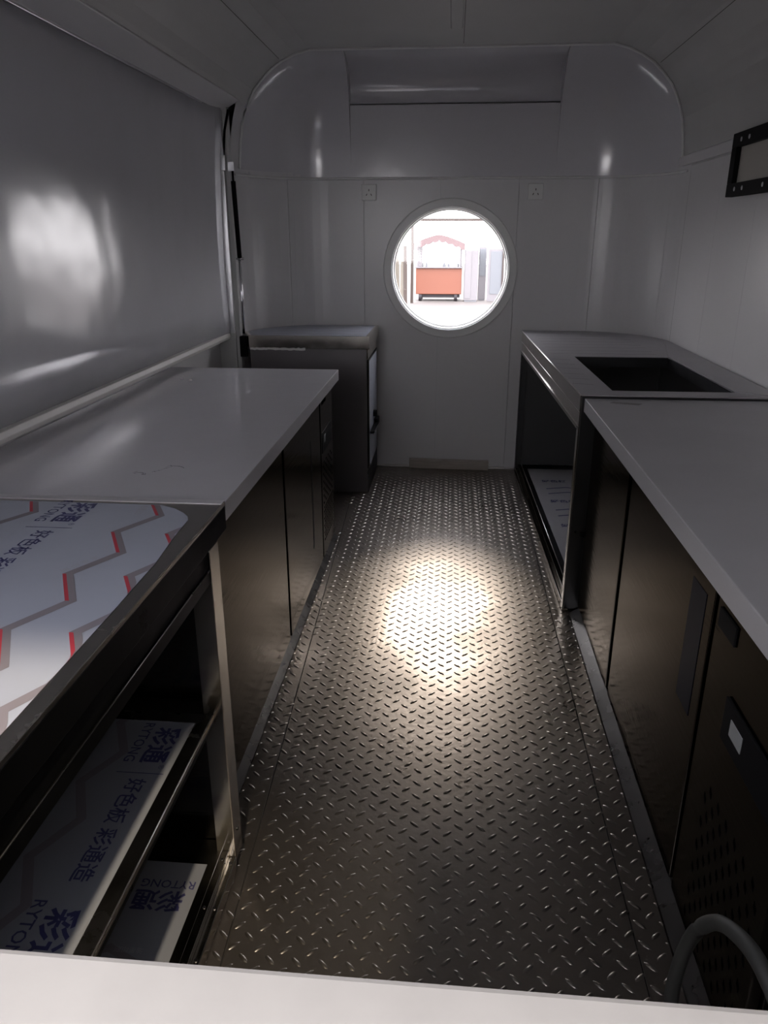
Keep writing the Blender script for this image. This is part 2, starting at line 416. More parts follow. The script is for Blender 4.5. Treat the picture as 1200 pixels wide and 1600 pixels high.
# ================================================================== MOULDED END CAP
cap = thing('moulded_end_cap', 'glossy white moulded end cap curving into the roof above the round window', 'end cap', (0, BACK, 1.78))
RIMY = 4.58; CX = -0.02; CW = 0.60; BZ = 1.778
def gore(sgn):
    # rim points (t) from the centre panel edge to the wall; bottom points along the plan
    prof = [(CW, 2.395), (0.70, 2.395)] + PROF[:-1] + [(1.22, 1.79)]
    L = [0]
    for i in range(1, len(prof)): L.append(L[-1] + math.dist(prof[i-1], prof[i]))
    pr = [p for p in PL if p[0] >= CW - 0.04]; pr[0] = (CW, BACK); pr = [p for p in pr if p[1] > 4.56] + [(1.205, 4.575)]
    LB = [0]
    for i in range(1, len(pr)): LB.append(LB[-1] + math.dist(pr[i-1], pr[i]))
    def samp(P, L, t):
        s = t * L[-1]
        for i in range(1, len(L)):
            if s <= L[i] + 1e-9:
                u = (s - L[i-1]) / (L[i] - L[i-1]); return tuple(P[i-1][k] + (P[i][k] - P[i-1][k]) * u for k in range(2))
        return P[-1]
    rows = []
    N = 26
    for j in range(N + 1):
        t = j / N; R = samp(prof, L, t); B = samp(pr, LB, t)
        row = []
        for k in range(17):
            a = PI / 2 * k / 16
            x = R[0] + (B[0] - R[0]) * math.cos(a); y = RIMY + (B[1] - RIMY) * math.cos(a)
            z = BZ + (R[1] - BZ) * math.sin(a)
            row.append((sgn * x + CX * (1 - t), y - 0.004, z))
        rows.append(row)
    mb = MB(); mb.grid(rows)
    return mb.build('corner_panel', GEL, cap, smooth=True), rows[0]
_, edgeR = gore(1); _, edgeL = gore(-1)
low = [(4.876, BZ), (4.872, 1.95), (4.864, 2.165)]
up = [(4.866, 2.172), (4.888, 2.184), (4.894, 2.22), (4.886, 2.275), (4.85, 2.33), (4.79, 2.365), (4.70, 2.388), (4.58, 2.395)]
xa, xb = CX - CW + 0.001, CX + CW - 0.001
MB().grid([[(xa, y, z) for y, z in low], [(xb, y, z) for y, z in low]]).build('lower_panel', GEL, cap, smooth=True)
MB().grid([[(xa, y, z) for y, z in up], [(xb, y, z) for y, z in up]]).build('upper_panel', GEL, cap, smooth=True)
for x, ed in ((xa, edgeL), (xb, edgeR)):
    prof_c = low + up
    # strip between the gore edge and the centre profile
    n = 24
    def at(P, t):
        LL = [0]
        for i in range(1, len(P)): LL.append(LL[-1] + math.dist(P[i-1], P[i]))
        s = t * LL[-1]
        for i in range(1, len(LL)):
            if s <= LL[i] + 1e-9:
                u = (s - LL[i-1]) / max(1e-9, LL[i] - LL[i-1]); return tuple(P[i-1][k] + (P[i][k] - P[i-1][k]) * u for k in range(2))
        return P[-1]
    e2 = [(p[1], p[2]) for p in ed]
    mb = MB(); mb.ribbon([(x, *at(e2, i / n)) for i in range(n + 1)], [(x, *at(prof_c, i / n)) for i in range(n + 1)])
    mb.build('side_return', GEL, cap)
rim = [(-x, z) for x, z in reversed(PROF)] + [(CX, 2.395)] + PROF
MB().tube([(x * 0.996, RIMY - 0.004, z - 0.004) for x, z in rim], 0.007, 8).build('rim_bead', WHITE, cap, smooth=True)
MB().tube([(x * 0.997, y - 0.006, BZ) for x, y in PL if y > 4.45], 0.007, 8).build('lower_bead', WHITE, cap, smooth=True)

# ================================================================== SERVING HATCH (left)
hat = thing('serving_hatch', 'large closed glossy white serving hatch filling the left wall above the worktops', 'hatch', (-1.28, 2.3, 0.93))
rows = []
for i in range(49):
    y = 0.26 + (4.325 - 0.26) * i / 48
    cv = 0.030 * max(0.0, (y - 3.8) / 0.525) ** 2
    rows.append([(-1.292 + cv + 0.030 * t - 0.020 * math.sin(PI * t), y, 0.935 + (2.085 - 0.935) * t) for t in [k / 8 for k in range(9)]])
MB().grid(rows).build('hatch_skin', HATCH, hat, smooth=True, solid=0.006)
MB().prism([(-1.272, 2.072), (-1.252, 2.070), (-1.249, 2.086), (-1.268, 2.092)], 0.26, 4.33, 'y').build('hinge_strip', ALU, hat, bevel=0.002)
bx('edge_profile', ALU, hat, -1.268, -1.232, 4.3255, 4.338, 0.935, 2.08, 0.002)
MB().tube([(-1.248, 4.342, 0.94), (-1.246, 4.342, 1.5), (-1.240, 4.342, 1.84), (-1.222, 4.345, 1.98), (-1.196, 4.35, 2.08)], 0.007, 8).build('gasket', BLACK, hat, smooth=True)
bx('latch_plate', ALU, hat, -1.262, -1.222, 4.318, 4.324, 1.785, 1.86, 0.002)
rail = struct(MB().prism([(-1.332, 0.900), (-1.268, 0.900), (-1.262, 0.915), (-1.268, 0.933), (-1.332, 0.936)], 0.26, 4.34, 'y').build('trim_4', SEAL, bevel=0.002))
# jamb of the hatch
jm = struct(MB().prism([(-1.335, 4.345), (-1.235, 4.345), (-1.235, 4.362), (-1.212, 4.366), (-1.206, 4.395), (-1.335, 4.395)], 0.0, 2.10, 'z').build('trim_5', PANEL_R, bevel=0.002))
gs = thing('gas_strut', 'black gas strut with a chrome rod standing upright beside the hatch edge', 'gas strut', (-1.185, 4.355, 0.86))
MB().tube([(-1.192, 4.345, 1.735), (-1.183, 4.345, 1.345)], 0.0125, 14).build('cylinder', BLACK, gs, smooth=True)
MB().tube([(-1.1925, 4.345, 1.79), (-1.192, 4.345, 1.735)], 0.006, 10).build('end_stud', BLACK, gs, smooth=True)
MB().tube([(-1.183, 4.345, 1.345), (-1.186, 4.345, 0.93)], 0.0085, 12).build('rod', CHROME, gs, smooth=True)
MB().tube([(-1.2, 4.345, 1.338), (-1.158, 4.34, 1.338)], 0.007, 8).build('collar', CHROME, gs, smooth=True)
bx('upper_bracket', ALU, gs, -1.215, -1.18, 4.335, 4.355, 1.785, 1.83)
bx('lower_bracket', BLACK, gs, -1.210, -1.172, 4.33, 4.36, 0.80, 0.915)

# ================================================================== helpers for printed film
def zig_x(y, y0, xa, xb, half=0.0975):
    t = (y - y0) / (2 * half) % 1.0
    return xa + (xb - xa) * (1 - abs(2 * t - 1))
def zigzag(parent, m, mred, lim, y0, xa, xb, ylo, yhi, width, z, edge=None, half=0.0975, swap=False):
    """printed zigzag running along y (or along x when swap); red border on the rising strokes"""
    edge = edge or (lambda y: 1e9)
    n = max(8, int(round((yhi - ylo) / half * 8)))
    Y = [ylo + (yhi - ylo) * i / n for i in range(n + 1)]
    # put samples on the corners
    k0 = math.ceil((ylo - y0) / half); k1 = math.floor((yhi - y0) / half)
    Y = sorted(set([round(y, 5) for y in Y] + [round(y0 + k * half, 5) for k in range(k0, k1 + 1)]))
    P = (lambda x, y, zz: (y, x, zz)) if swap else (lambda x, y, zz: (x, y, zz))
    mb = MB()
    L = [P(min(zig_x(y, y0, xa, xb, half), edge(y)), y, z) for y in Y]
    R = [P(min(zig_x(y, y0, xa, xb, half) + width, edge(y)), y, z) for y in Y]
    mb.ribbon(L, R); o = mb.build('zigzag_print', m, parent)
    if mred:
        for k in range(k0 - 1, k1 + 1):
            if k % 2 == 0: continue
            a, b = max(ylo, y0 + k * half), min(yhi, y0 + (k + 1) * half)
            if b - a < 0.01: continue
            yy = [a + (b - a) * i / 6 for i in range(7)]
            if zig_x(b, y0, xa, xb, half) > edge(b): continue
            mb = MB(); mb.ribbon([P(min(zig_x(y, y0, xa, xb, half), edge(y)), y, z + 0.0002) for y in yy],
                      [P(min(zig_x(y, y0, xa, xb, half) + 0.007, edge(y)), y, z + 0.0002) for y in yy])
            mb.build('red_print', mred, parent)
    return o

# ================================================================== LEFT NEAR CABINET
LZ = 0.915; LX = -0.482; LY0, LY1 = 0.27, 1.525
cab = thing('steel_shelf_cabinet', 'open stainless steel shelf cabinet under the film-covered top at the front left', 'cabinet', (-0.88, 0.9, 0))
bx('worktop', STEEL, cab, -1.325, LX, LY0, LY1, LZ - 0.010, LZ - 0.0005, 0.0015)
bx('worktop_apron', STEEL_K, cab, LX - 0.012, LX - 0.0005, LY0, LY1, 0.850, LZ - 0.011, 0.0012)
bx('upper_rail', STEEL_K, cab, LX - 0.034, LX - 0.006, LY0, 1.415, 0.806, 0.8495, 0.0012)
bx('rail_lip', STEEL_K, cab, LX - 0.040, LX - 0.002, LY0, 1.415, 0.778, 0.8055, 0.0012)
bx('rear_edge', TOP_R, cab, -1.32, LX - 0.001, LY1 - 0.024, LY1, LZ - 0.0005, LZ + 0.001, 0.0004)
MB().prism([(LX - 0.045, 1.395), (LX, 1.395), (LX, 1.455), (LX - 0.006, 1.455), (LX - 0.006, 1.402), (LX - 0.045, 1.402)], 0.03, 0.850, 'z').build('post', STEEL_B, cab, bevel=0.0012)
MB().prism([(LX - 0.045, 0.30), (LX, 0.30), (LX, 0.36), (LX - 0.045, 0.36)], 0.03, 0.850, 'z').build('post', STEEL_B, cab, bevel=0.0012)
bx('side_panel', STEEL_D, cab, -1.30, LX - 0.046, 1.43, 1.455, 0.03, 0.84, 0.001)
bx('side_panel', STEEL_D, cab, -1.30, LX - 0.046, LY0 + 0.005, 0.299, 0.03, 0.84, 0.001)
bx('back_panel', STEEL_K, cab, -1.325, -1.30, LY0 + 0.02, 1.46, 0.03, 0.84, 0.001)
MZ = 0.452
bx('middle_shelf', STEEL, cab, -1.298, -0.505, 0.30, 1.394, MZ - 0.014, MZ, 0.0012)
bx('shelf_lip', STEEL_K, cab, -0.517, -0.504, 0.30, 1.394, MZ - 0.024, MZ - 0.0145, 0.001)
BZ2 = 0.062
bx('bottom_shelf', STEEL_B, cab, -1.298, -0.515, 0.30, 1.428, BZ2 - 0.012, BZ2, 0.001)
bx('bottom_rail', STEEL_B, cab, -0.512, LX + 0.002, 0.30, 1.394, 0.006, 0.045, 0.002)
bx('rail_step', STEEL_B, cab, -0.5145, -0.497, 0.30, 1.394, 0.0455, 0.063, 0.0015)
br = [c for c in cab.children if c.name.startswith('bottom_rail')][0]
for y in (1.375, 1.245, 1.115, 0.985, 0.855):
    MB().tube([(-0.489, y, 0.0445), (-0.489, y, 0.0470)], 0.0042, 10).build('screw', STEEL_K, br)
rs = [c for c in cab.children if c.name.startswith('rail_step')][0]
for y in (1.368, 1.23, 1.09, 0.95):
    MB().tube([(-0.506, y, 0.0625), (-0.506, y, 0.0645)], 0.0035, 10).build('screw', STEEL_K, rs)
for zz, xx in ((0.8497, LX - 0.006), (0.8057, LX - 0.003)):
    MB().tube([(xx, LY0 + 0.01, zz), (xx, 1.395, zz)], 0.0016, 8).build('edge_fold', STEEL_M, cab, smooth=True)
MB().tube([(-0.505, 0.31, MZ), (-0.505, 1.39, MZ)], 0.0016, 8).build('edge_fold', EDGE_M, cab, smooth=True)
po = [c for c in cab.children if c.name.startswith('post')][0]
MB().tube([(LX - 0.0005, 1.425, 0.105), (LX + 0.0022, 1.425, 0.105)], 0.0045, 10).build('rivet', STEEL_K, po)
sp2 = [c for c in cab.children if c.name.startswith('side_panel')][0]

# printed film on top
EDGE = [(0.25, -0.5065), (0.80, -0.507), (1.0, -0.507), (1.10, -0.5085), (1.185, -0.509), (1.27, -0.516), (1.33, -0.520), (1.40, -0.5225), (1.42, -0.530), (1.44, -0.545), (1.465, -0.572), (1.485, -0.610)]
def edge_l(y):
    for a, b in zip(EDGE, EDGE[1:]):
        if a[0] <= y <= b[0]: return a[1] + (b[1] - a[1]) * (y - a[0]) / (b[0] - a[0])
    return EDGE[-1][1] if y > 1 else EDGE[0][1]
fz = LZ + 0.0003
mb = MB(); fy = [e[0] for e in EDGE]; fy[0] = LY0 + 0.01
mb.ribbon([(-1.30, y, fz) for y in fy], [(edge_l(y), y, fz) for y in fy])
film = mb.build('protective_film', FILM, cab)
ZY0 = 0.932
zt = fz + 0.0004
for off, red in ((0.0, INK_R), (0.108, INK_R), (-0.272, INK_R), (-0.380, INK_R), (-0.652, INK_R)):
    zigzag(film, INK_G, red, None, ZY0 if off > -0.2 else ZY0 + 0.0, -0.651 + off, -0.598 + off, LY0 + 0.02, 1.482, 0.020, zt, edge_l)
def film_words(par, xc, y, z, m, mm):
    """the film's print: big pair, latin line under it, rule, slogan; reads towards the camera, head towards +x"""
    R = (0, -1, 0); U = (1, 0, 0)
    lettering(par, '彩通', m, (xc - 0.030, y, z), R, U, 0.118, 0.022)
    lettering(par, 'RYTONG', m, (xc - 0.062, y + 0.012, z), R, U, 0.128, 0.006)
    lettering(par, '®', m, (xc + 0.018, y - 0.122, z), R, U, 0.012)
    MB().box(xc - 0.060, xc + 0.036, y - 0.1495, y - 0.1475, z, z + 0.0001).build('rule', m, par)
    lettering(par, '好色板 彩通造', m, (xc - 0.028, y - 0.165, z), R, U, 0.255, 0.012)
for x0, y0 in ((-0.772, 1.502), (-0.772, 1.012), (-1.16, 1.25)):
    film_words(film, x0, min(y0, 1.484), zt, INK, INK_G)
# small grey print beside the zigzag
d1 = Vector((-0.053, -0.0975, 0)).normalized()
lettering(film, '油 墨 印 刷', INK_L, (-0.628, 1.207, zt), d1, (d1.y * -1 * -1 and -d1.y, d1.x, 0), 0.075)
lettering(film, '油墨印', INK_L, (-0.650, 1.480, zt), (0.03, -1, 0), (1, 0.03, 0), 0.056)
# film on the middle shelf
fm = MB().box(-1.28, -0.535, 0.31, 1.36, MZ + 0.0002, MZ + 0.0006).build('protective_film', FILM_SHADE, cab)
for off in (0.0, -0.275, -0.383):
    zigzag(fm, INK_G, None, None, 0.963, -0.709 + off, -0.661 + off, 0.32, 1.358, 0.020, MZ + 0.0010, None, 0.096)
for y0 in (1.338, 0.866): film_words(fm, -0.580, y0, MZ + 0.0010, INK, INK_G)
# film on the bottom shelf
fb = MB().box(-1.28, -0.537, 0.32, 1.35, BZ2 + 0.0002, BZ2 + 0.0006).build('protective_film', FILM_SHADE, cab)
zb = BZ2 + 0.001
lettering(fb, 'RYTONG', INK, (-0.546, 1.297, zb), (-1, 0, 0), (0, -1, 0), 0.125, 0.006)
lettering(fb, '彩通', INK, (-0.558, 1.268, zb), (-1, 0, 0), (0, -1, 0), 0.118, 0.022)
lettering(fb, '油墨印刷', INK_L, (-0.60, 1.12, zb), (-1, 0, 0), (0, -1, 0), 0.06)
zigzag(fb, INK_G, None, None, -0.575, 1.06, 1.105, -1.26, -0.545, 0.020, zb, None, 0.0975, swap=True)
zigzag(fb, INK_G, None, None, -0.575, 0.78, 0.825, -1.26, -0.545, 0.020, zb, None, 0.0975, swap=True)

# ================================================================== UNDERCOUNTER FRIDGES
def fridge(s, label, name, top_z, edge, face, y_ends, doors, comp, topm, far_dir):
    X = lambda d: s * d
    y0, y1 = y_ends
    t = thing(name, label, 'fridge', (s * 0.9, (y0 + y1) / 2, 0))
    back = 1.325 if s < 0 else 1.215
    bx('body', STEEL_K, t, X(face + 0.022), X(back - 0.01), y0 + 0.004, y1 - 0.004, 0.05, top_z - 0.052, 0.002)
    wt = MB().box(X(edge), X(back), y0, y1, top_z - 0.05, top_z).build('worktop', topm, t, bevel=0.0025)
    for a, b in doors:
        d = bx('door', STEEL_D, t, X(face), X(face + 0.021), a, b, 0.055, top_z - 0.085, 0.002)
        hy = b - 0.22
        if far_dir and b > 3: bx('grip', STEEL_K, d, X(face - 0.0008), X(face + 0.001), hy - 0.012, hy + 0.010, 0.2, top_z - 0.2, 0.0003)
    bx('top_rail', STEEL_K, t, X(face + 0.006), X(face + 0.021), y0 + 0.01, y1 - 0.01, top_z - 0.083, top_z - 0.051, 0.001)
    a, b = comp
    p = bx('machine_panel', STEEL_D, t, X(face - 0.002), X(face + 0.020), a, b, 0.055, top_z - 0.06, 0.002)
    return t, p, X
# left
FL, pL, X = fridge(-1, 'long stainless steel undercounter fridge with a bare pale steel top on the left', 'undercounter_fridge',
    0.87, 0.520, 0.557, (1.505, 3.525), [(1.56, 2.424), (2.452, 3.178)], (3.192, 3.520), TOP_L, True)
f = 0.557 + 0.002
bx('badge', BLACK, pL, -f, -f + 0.004, 3.225, 3.345, 0.760, 0.795, 0.001)
cp = bx('control_panel', BLACK, pL, -f, -f + 0.006, 3.215, 3.480, 0.545, 0.640, 0.0015)
def slots(par, s, face, ya, yb, za, zb, py, pz, w, h, slant):
    mb = MB(); j = 0; z = za
    while z < zb:
        y = ya + (py / 2 if j % 2 else 0)
        while y < yb:
            x = s * (face - 0.0003)
            mb.add([(x, y - w, z - h - slant), (x, y + w, z - h + slant), (x, y + w, z + h + slant), (x, y - w, z + h - slant)], [(0, 1, 2, 3)])
            y += py
        z += pz; j += 1
    return stuff(mb.build('vent_slots', BLACKH, par))
slots(pL, -1, 0.557 - 0.002, 3.23, 3.49, 0.13, 0.30, 0.030, 0.017, 0.010, 0.0045, 0.0)
slots(pL, -1, 0.557 - 0.002, 3.23, 3.49, 0.31, 0.50, 0.060, 0.017, 0.010, 0.0045, 0.0)
# right
FR, pR, X = fridge(1, 'long stainless steel undercounter fridge with a matt grey top on the right', 'undercounter_fridge',
    0.893, 0.502, 0.543, (0.97, 2.828), [(1.412, 2.166), (2.206, 2.800)], (0.98, 1.386), TOP_R, False)
fr = 0.543 - 0.002
bx('badge', BLACK, pR, fr - 0.004, fr, 1.275, 1.365, 0.745, 0.785, 0.001)
cpR = bx('control_panel', BLACK, pR, fr - 0.006, fr, 1.0, 1.262, 0.560, 0.650, 0.0015)
slots(pR, 1, fr, 1.02, 1.30, 0.09, 0.43, 0.045, 0.03, 0.006, 0.007, 0.005)
dR = [c for c in FR.children if c.name.startswith('door')][0]
bx('door_label', LABEL, dR, 0.5418, 0.5432, 1.455, 1.548, 0.47, 0.765, 0.0002)
# little displays on the control panels (sub-parts of the machine panel)
def display(par, x0, x1, y0, y1, z0, z1): return bx('display', GLASSY, par, x0, x1, y0, y1, z0, z1, 0.0005)
display(pL, -f + 0.0055, -f + 0.0075, 3.262, 3.298, 0.585, 0.618)
display(pR, fr - 0.0075, fr - 0.0055, 1.165, 1.222, 0.592, 0.625)
# floor channels along the fridges
def channel(n, s, xo, xi, y0, y1):
    o = MB().prism([(s*xo, 0.002), (s*xi, 0.002), (s*xi, 0.030), (s*(xi - 0.006), 0.030), (s*(xo + 0.002), 0.007)], y0, y1, 'y').build(n, STEEL_M, bevel=0.001)
    return struct(o)
channel('trim_6', -1, 0.545, 0.582, 1.46, 3.575)
channel('trim_7', 1, 0.515, 0.562, 0.97, 2.825)

# signs of use on the left fridge top
scr = MB()
def sc(p): 
    P = [Vector((a, b, 0.8706)) for a, b in p]
    scr.ribbon([tuple(v + Vector((0, 0.0012, 0))) for v in P], [tuple(v - Vector((0, 0.0012, 0))) for v in P])
sc([(-0.828,1.848),(-0.820,1.862),(-0.822,1.842),(-0.812,1.852),(-0.800,1.850),(-0.796,1.840)])
sc([(-0.800,1.838),(-0.792,1.845),(-0.788,1.836),(-0.798,1.834)])
sc([(-0.780,1.858),(-0.776,1.866),(-0.772,1.862),(-0.768,1.876),(-0.764,1.872),(-0.758,1.892),(-0.750,1.900),(-0.744,1.915),(-0.752,1.922),(-0.758,1.905)])
sc([(-0.744,1.918),(-0.728,1.918),(-0.712,1.908),(-0.706,1.900)])
wtL = [c for c in FL.children if c.name.startswith('worktop')][0]
scr.build('scribble', BLACKH, wtL)
for i, (x, y, r, lab) in enumerate(((-1.165, 3.210, 0.007, 'clear water drop on the left steel worktop, the one nearer the wall'),
                                    (-1.118, 3.185, 0.0085, 'clear water drop on the left steel worktop, the one nearer the aisle'))):
    rows = [[(x + r*math.cos(a)*math.cos(e), y + r*math.sin(a)*math.cos(e)*1.2, 0.8700 + 0.007*math.sin(e)) for a in [2*PI*k/14 for k in range(15)]] for e in [PI/2*j/6 for j in range(7)]]
    tag(MB().grid(rows).build('water_drop', WATER, smooth=True), lab, 'water drop')
mb = MB(); a = Vector((0.583, 2.756, 0.8934)); d = Vector((0.098, -0.026, 0)); n = Vector((0.02, 0.028, 0)) * 0.55
mb.add([a - n*0.4, a + d - n*0.7, a + d + n*0.2, a + d + n, a + n, a + n*0.5], [(0, 1, 2, 3, 4, 5)])
tag(mb.build('tape_strip', TAPE, solid=0.0006), 'short strip of grey tape lying on the right worktop by the sink cut-out', 'tape')

# ================================================================== FAR LEFT CABINET
FZ = 0.928; fy0, fy1 = 4.29, 4.855
fc = thing('steel_corner_cabinet', 'tall dark steel cabinet with a film-covered lockable door in the far left corner', 'cabinet', (-0.8, 4.55, 0))
def corner_poly(xe, inset=0.0):
    pts = [(xe, fy0), (xe, 4.862)]
    pts += [(-x + 0.012, y - 0.016) for x, y in PL if 0.5 < x and y > 4.42][::1]
    pts += [(-1.195, 4.42), (-1.15, 4.30), (-1.145, fy0)]
    return pts
MB().prism(corner_poly(-0.455), FZ - 0.072, FZ, 'z').build('worktop', STEEL_B, fc, bevel=0.0015)
bx('body', STEEL_K, fc, -1.14, -0.472, fy0 + 0.012, 4.79, 0.02, FZ - 0.073, 0.001)
bx('side_panel', SIDE, fc, -1.14, -0.472, fy0 + 0.004, fy0 + 0.011, 0.004, FZ - 0.073, 0.0015)
bx('door_rail', STEEL_B, fc, -0.4715, -0.464, fy0 + 0.012, 4.845, 0.800, FZ - 0.073, 0.001)
dr = bx('door', STEEL_D, fc, -0.4715, -0.462, fy0 + 0.022, 4.83, 0.15, 0.795, 0.0015)
bx('base_panel', STEEL_K, fc, -0.4715, -0.466, fy0 + 0.012, 4.84, 0.004, 0.146, 0.001)
MB().box(-0.4618, -0.4612, 4.34, 4.79, 0.16, 0.785).build('door_film', FILM, dr)
mb = MB()
for c in (4.42, 4.56, 4.70):
    zz = [0.16 + 0.62 * i / 24 for i in range(25)]
    mb.ribbon([(-0.4608, c + 0.035 * (abs((z / 0.12) % 2 - 1)) , z) for z in zz], [(-0.4608, c + 0.035 * (abs((z / 0.12) % 2 - 1)) + 0.016, z) for z in zz])
mb.build('zigzag_print', INK_L, dr)
MB().tube([(-0.4605, 4.56, 0.432), (-0.440, 4.56, 0.432)], 0.020, 14).build('lock', BLACK, dr)
MB().box(-0.461, -0.435, 4.36, 4.60, 0.352, 0.366).box(-0.461, -0.437, 4.60, 4.70, 0.345, 0.385).build('latch_handle', BLACK, dr, bevel=0.002)
bx('latch_bar', CHROME, dr, -0.4365, -0.432, 4.31, 4.55, 0.356, 0.364, 0.001)
mb = MB(); pf = corner_poly(-0.475); mb.add([(x * 0.985 if x < -0.9 else x, min(y, 4.845) if y > 4.6 else y + 0.004, FZ + 0.0004) for x, y in pf], [tuple(range(len(pf)))])
ff = mb.build('protective_film', FILM, fc)
for yy in (4.36, 4.50, 4.62, 4.74):
    zigzag(ff, INK_L, None, None, -1.0, yy, yy + 0.05, -1.02, -0.50, 0.018, FZ + 0.0008, None, 0.11, swap=True)
mb = MB(); xs = [-1.14 + 0.32 * i / 24 for i in range(25)]
mb.ribbon([(x, fy0 - 0.0025, FZ - 0.066 - 0.004 * random.random()) for x in xs], [(x, fy0 - 0.0015, FZ - 0.078 - 0.006 * random.random()) for x in xs])
mb.build('torn_film', WHITE, fc)

# ================================================================== FAR RIGHT CABINET
def skew(x, y, z): return (x + (0.0235 * (4.86 - y) if x < 1.0 else 0.0), y, z)
RZ = 0.905; ry0, ry1 = 2.832, 4.86; rx = 0.443
rc = thing('steel_sink_cabinet', 'open stainless steel cabinet with a rectangular sink cut-out in its top at the far right', 'cabinet', (0.8, 3.85, 0))
def rbox(name, m, x0, x1, y0, y1, z0, z1, bevel=0.0012, par=None):
    return MB().box(x0, x1, y0, y1, z0, z1).map(skew).build(name, m, par or rc, bevel=bevel)
# worktop with the cut-out: rounded back corner
back = [(x - 0.012, y - 0.016) for x, y in PL if x > 0.74]
outer = [(rx, ry0), (1.208, ry0), (1.208, 4.40)] + list(reversed(back)) + [(rx, 4.862)]
h = [(0.574, 2.925), (1.068, 2.925), (1.052, 3.80), (0.580, 3.80)]
mb = MB()
def region(poly):
    mb.add([(x, y, RZ) for x, y in poly], [tuple(range(len(poly)))])
region([(rx, ry0), (1.208, ry0), h[1], h[0]])
region([(1.208, ry0), (1.208, 4.40), (1.20, 4.45), h[2], h[1]])
region([h[0], h[3], (rx, 4.0), (rx, ry0)])
region([h[3], h[2], (1.20, 4.45)] + list(reversed(back))[1:] + [(rx, 4.862), (rx, 4.0)])
mb.map(skew)
wt = mb.build('worktop', FILM_G, rc)
wt.modifiers.new('solid', 'SOLIDIFY').thickness = 0.004
md = wt.modifiers['solid']; md.offset = -1
rbox('worktop_apron', STEEL_B, rx - 0.001, rx + 0.010, ry0 + 0.012, 4.86, 0.838, RZ - 0.0045)
rbox('upper_rail', STEEL_B, rx + 0.002, rx + 0.028, ry0 + 0.012, 4.85, 0.783, 0.8375)
rbox('rail_lip', STEEL_B, rx, rx + 0.034, ry0 + 0.012, 4.85, 0.765, 0.7825)
rbox('end_panel', STEEL_K, rx + 0.004, 1.19, ry0, ry0 + 0.010, 0.02, RZ - 0.006)
rbox('post', STEEL_B, rx, rx + 0.030, ry0 + 0.011, ry0 + 0.045, 0.005, RZ - 0.006)
rbox('post', STEEL_K, rx, rx + 0.035, 4.79, 4.845, 0.005, 0.765)
rbox('bottom_rail', STEEL_D, rx, rx + 0.028, ry0 + 0.046, 4.79, 0.004, 0.034)
rbox('rail_step', STEEL_D, rx + 0.016, rx + 0.038, ry0 + 0.046, 4.79, 0.0345, 0.058)
for xx, zz, rr in ((rx, RZ - 0.004, 0.0032), (rx + 0.001, 0.8375, 0.0028), (rx + 0.001, 0.7825, 0.0028)):
    MB().tube([(xx, ry0 + 0.014, zz), (xx, 4.85, zz)], rr, 8).map(skew).build('edge_fold', EDGE_M, rc, smooth=True)
MB().tube([(rx + 0.038, ry0 + 0.05, 0.058), (rx + 0.038, 4.78, 0.058)], 0.0022, 8).map(skew).build('edge_fold', EDGE_M, rc, smooth=True)
rbox('bottom_shelf', STEEL_K, rx + 0.039, 1.19, ry0 + 0.012, 4.80, 0.046, 0.056)
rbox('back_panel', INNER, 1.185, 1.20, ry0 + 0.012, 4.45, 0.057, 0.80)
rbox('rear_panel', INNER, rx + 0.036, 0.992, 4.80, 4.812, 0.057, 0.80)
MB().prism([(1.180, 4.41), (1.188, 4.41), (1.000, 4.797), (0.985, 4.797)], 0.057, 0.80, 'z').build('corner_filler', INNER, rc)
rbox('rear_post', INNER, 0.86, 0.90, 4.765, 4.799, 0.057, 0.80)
sk = MB()   # rim folded down inside the cut-out
hv = [skew(x, y, 0)[:2] for x, y in h]
for a, b in zip(hv, hv[1:] + hv[:1]):
    sk.add([(a[0], a[1], RZ - 0.003), (b[0], b[1], RZ - 0.003), (b[0], b[1], RZ - 0.05), (a[0], a[1], RZ - 0.05)], [(0, 1, 2, 3)])
sk.build('cutout_rim', STEEL_K, rc, solid=0.002)
# filmed bottom shelf
rf = MB().box(0.510, 1.15, 2.88, 4.70, 0.0565, 0.0570).map(skew).build('protective_film', FILM_G, rc)
for i, y0 in enumerate((4.20, 3.83, 3.45, 3.07)):
    for dy in (0.0, 0.09):
        mb = MB(); xs = [0.575 + 0.52 * k / 24 for k in range(25)]
        zz = lambda x: 0.035 * (1 - abs(((x - 0.575) / 0.12) % 2 - 1))
        mb.ribbon([(x, y0 + dy + zz(x), 0.0576) for x in xs], [(x, y0 + dy + zz(x) + 0.014, 0.0576) for x in xs])
        mb.map(skew).build('zigzag_print', INK, rf)
for y in (4.42, 4.05, 3.67, 3.29):
    for q, word in ((0.0, '好色板'), (0.18, '彩通造')): lettering(rf, word, INK, (skew(0.565, y, 0)[0] + q, y + q * 0.03, 0.0576), (1, 0.03, 0), (0, 1, 0), 0.15, 0.03)
# faint zigzag lines of the film on the top
for y in (4.70, 4.58, 4.46, 4.34, 4.22, 4.10, 3.98, 3.88):
    mb = MB(); xs = [0.50 + (1.02 - 0.50) * k / 30 for k in range(31)]
    zz = lambda x: 0.02 * (1 - abs(((x + y * 0.7) / 0.09) % 2 - 1))
    mb.ribbon([(x, y + zz(x), RZ + 0.0004) for x in xs], [(x, y + zz(x) + 0.007, RZ + 0.0004) for x in xs])
    mb.build('zigzag_print', INK_G, wt)
for y in (3.70, 3.56, 3.44, 3.30, 3.18, 3.06):
    for xa2, xb2 in ((0.49, 0.57), (1.11, 1.18)):
        MB().add([(xa2, y, RZ + 0.0004), (xb2, y - 0.02, RZ + 0.0004), (xb2, y - 0.012, RZ + 0.0004), (xa2, y + 0.008, RZ + 0.0004)], [(0, 1, 2, 3)]).build('zigzag_print', INK_G, wt)

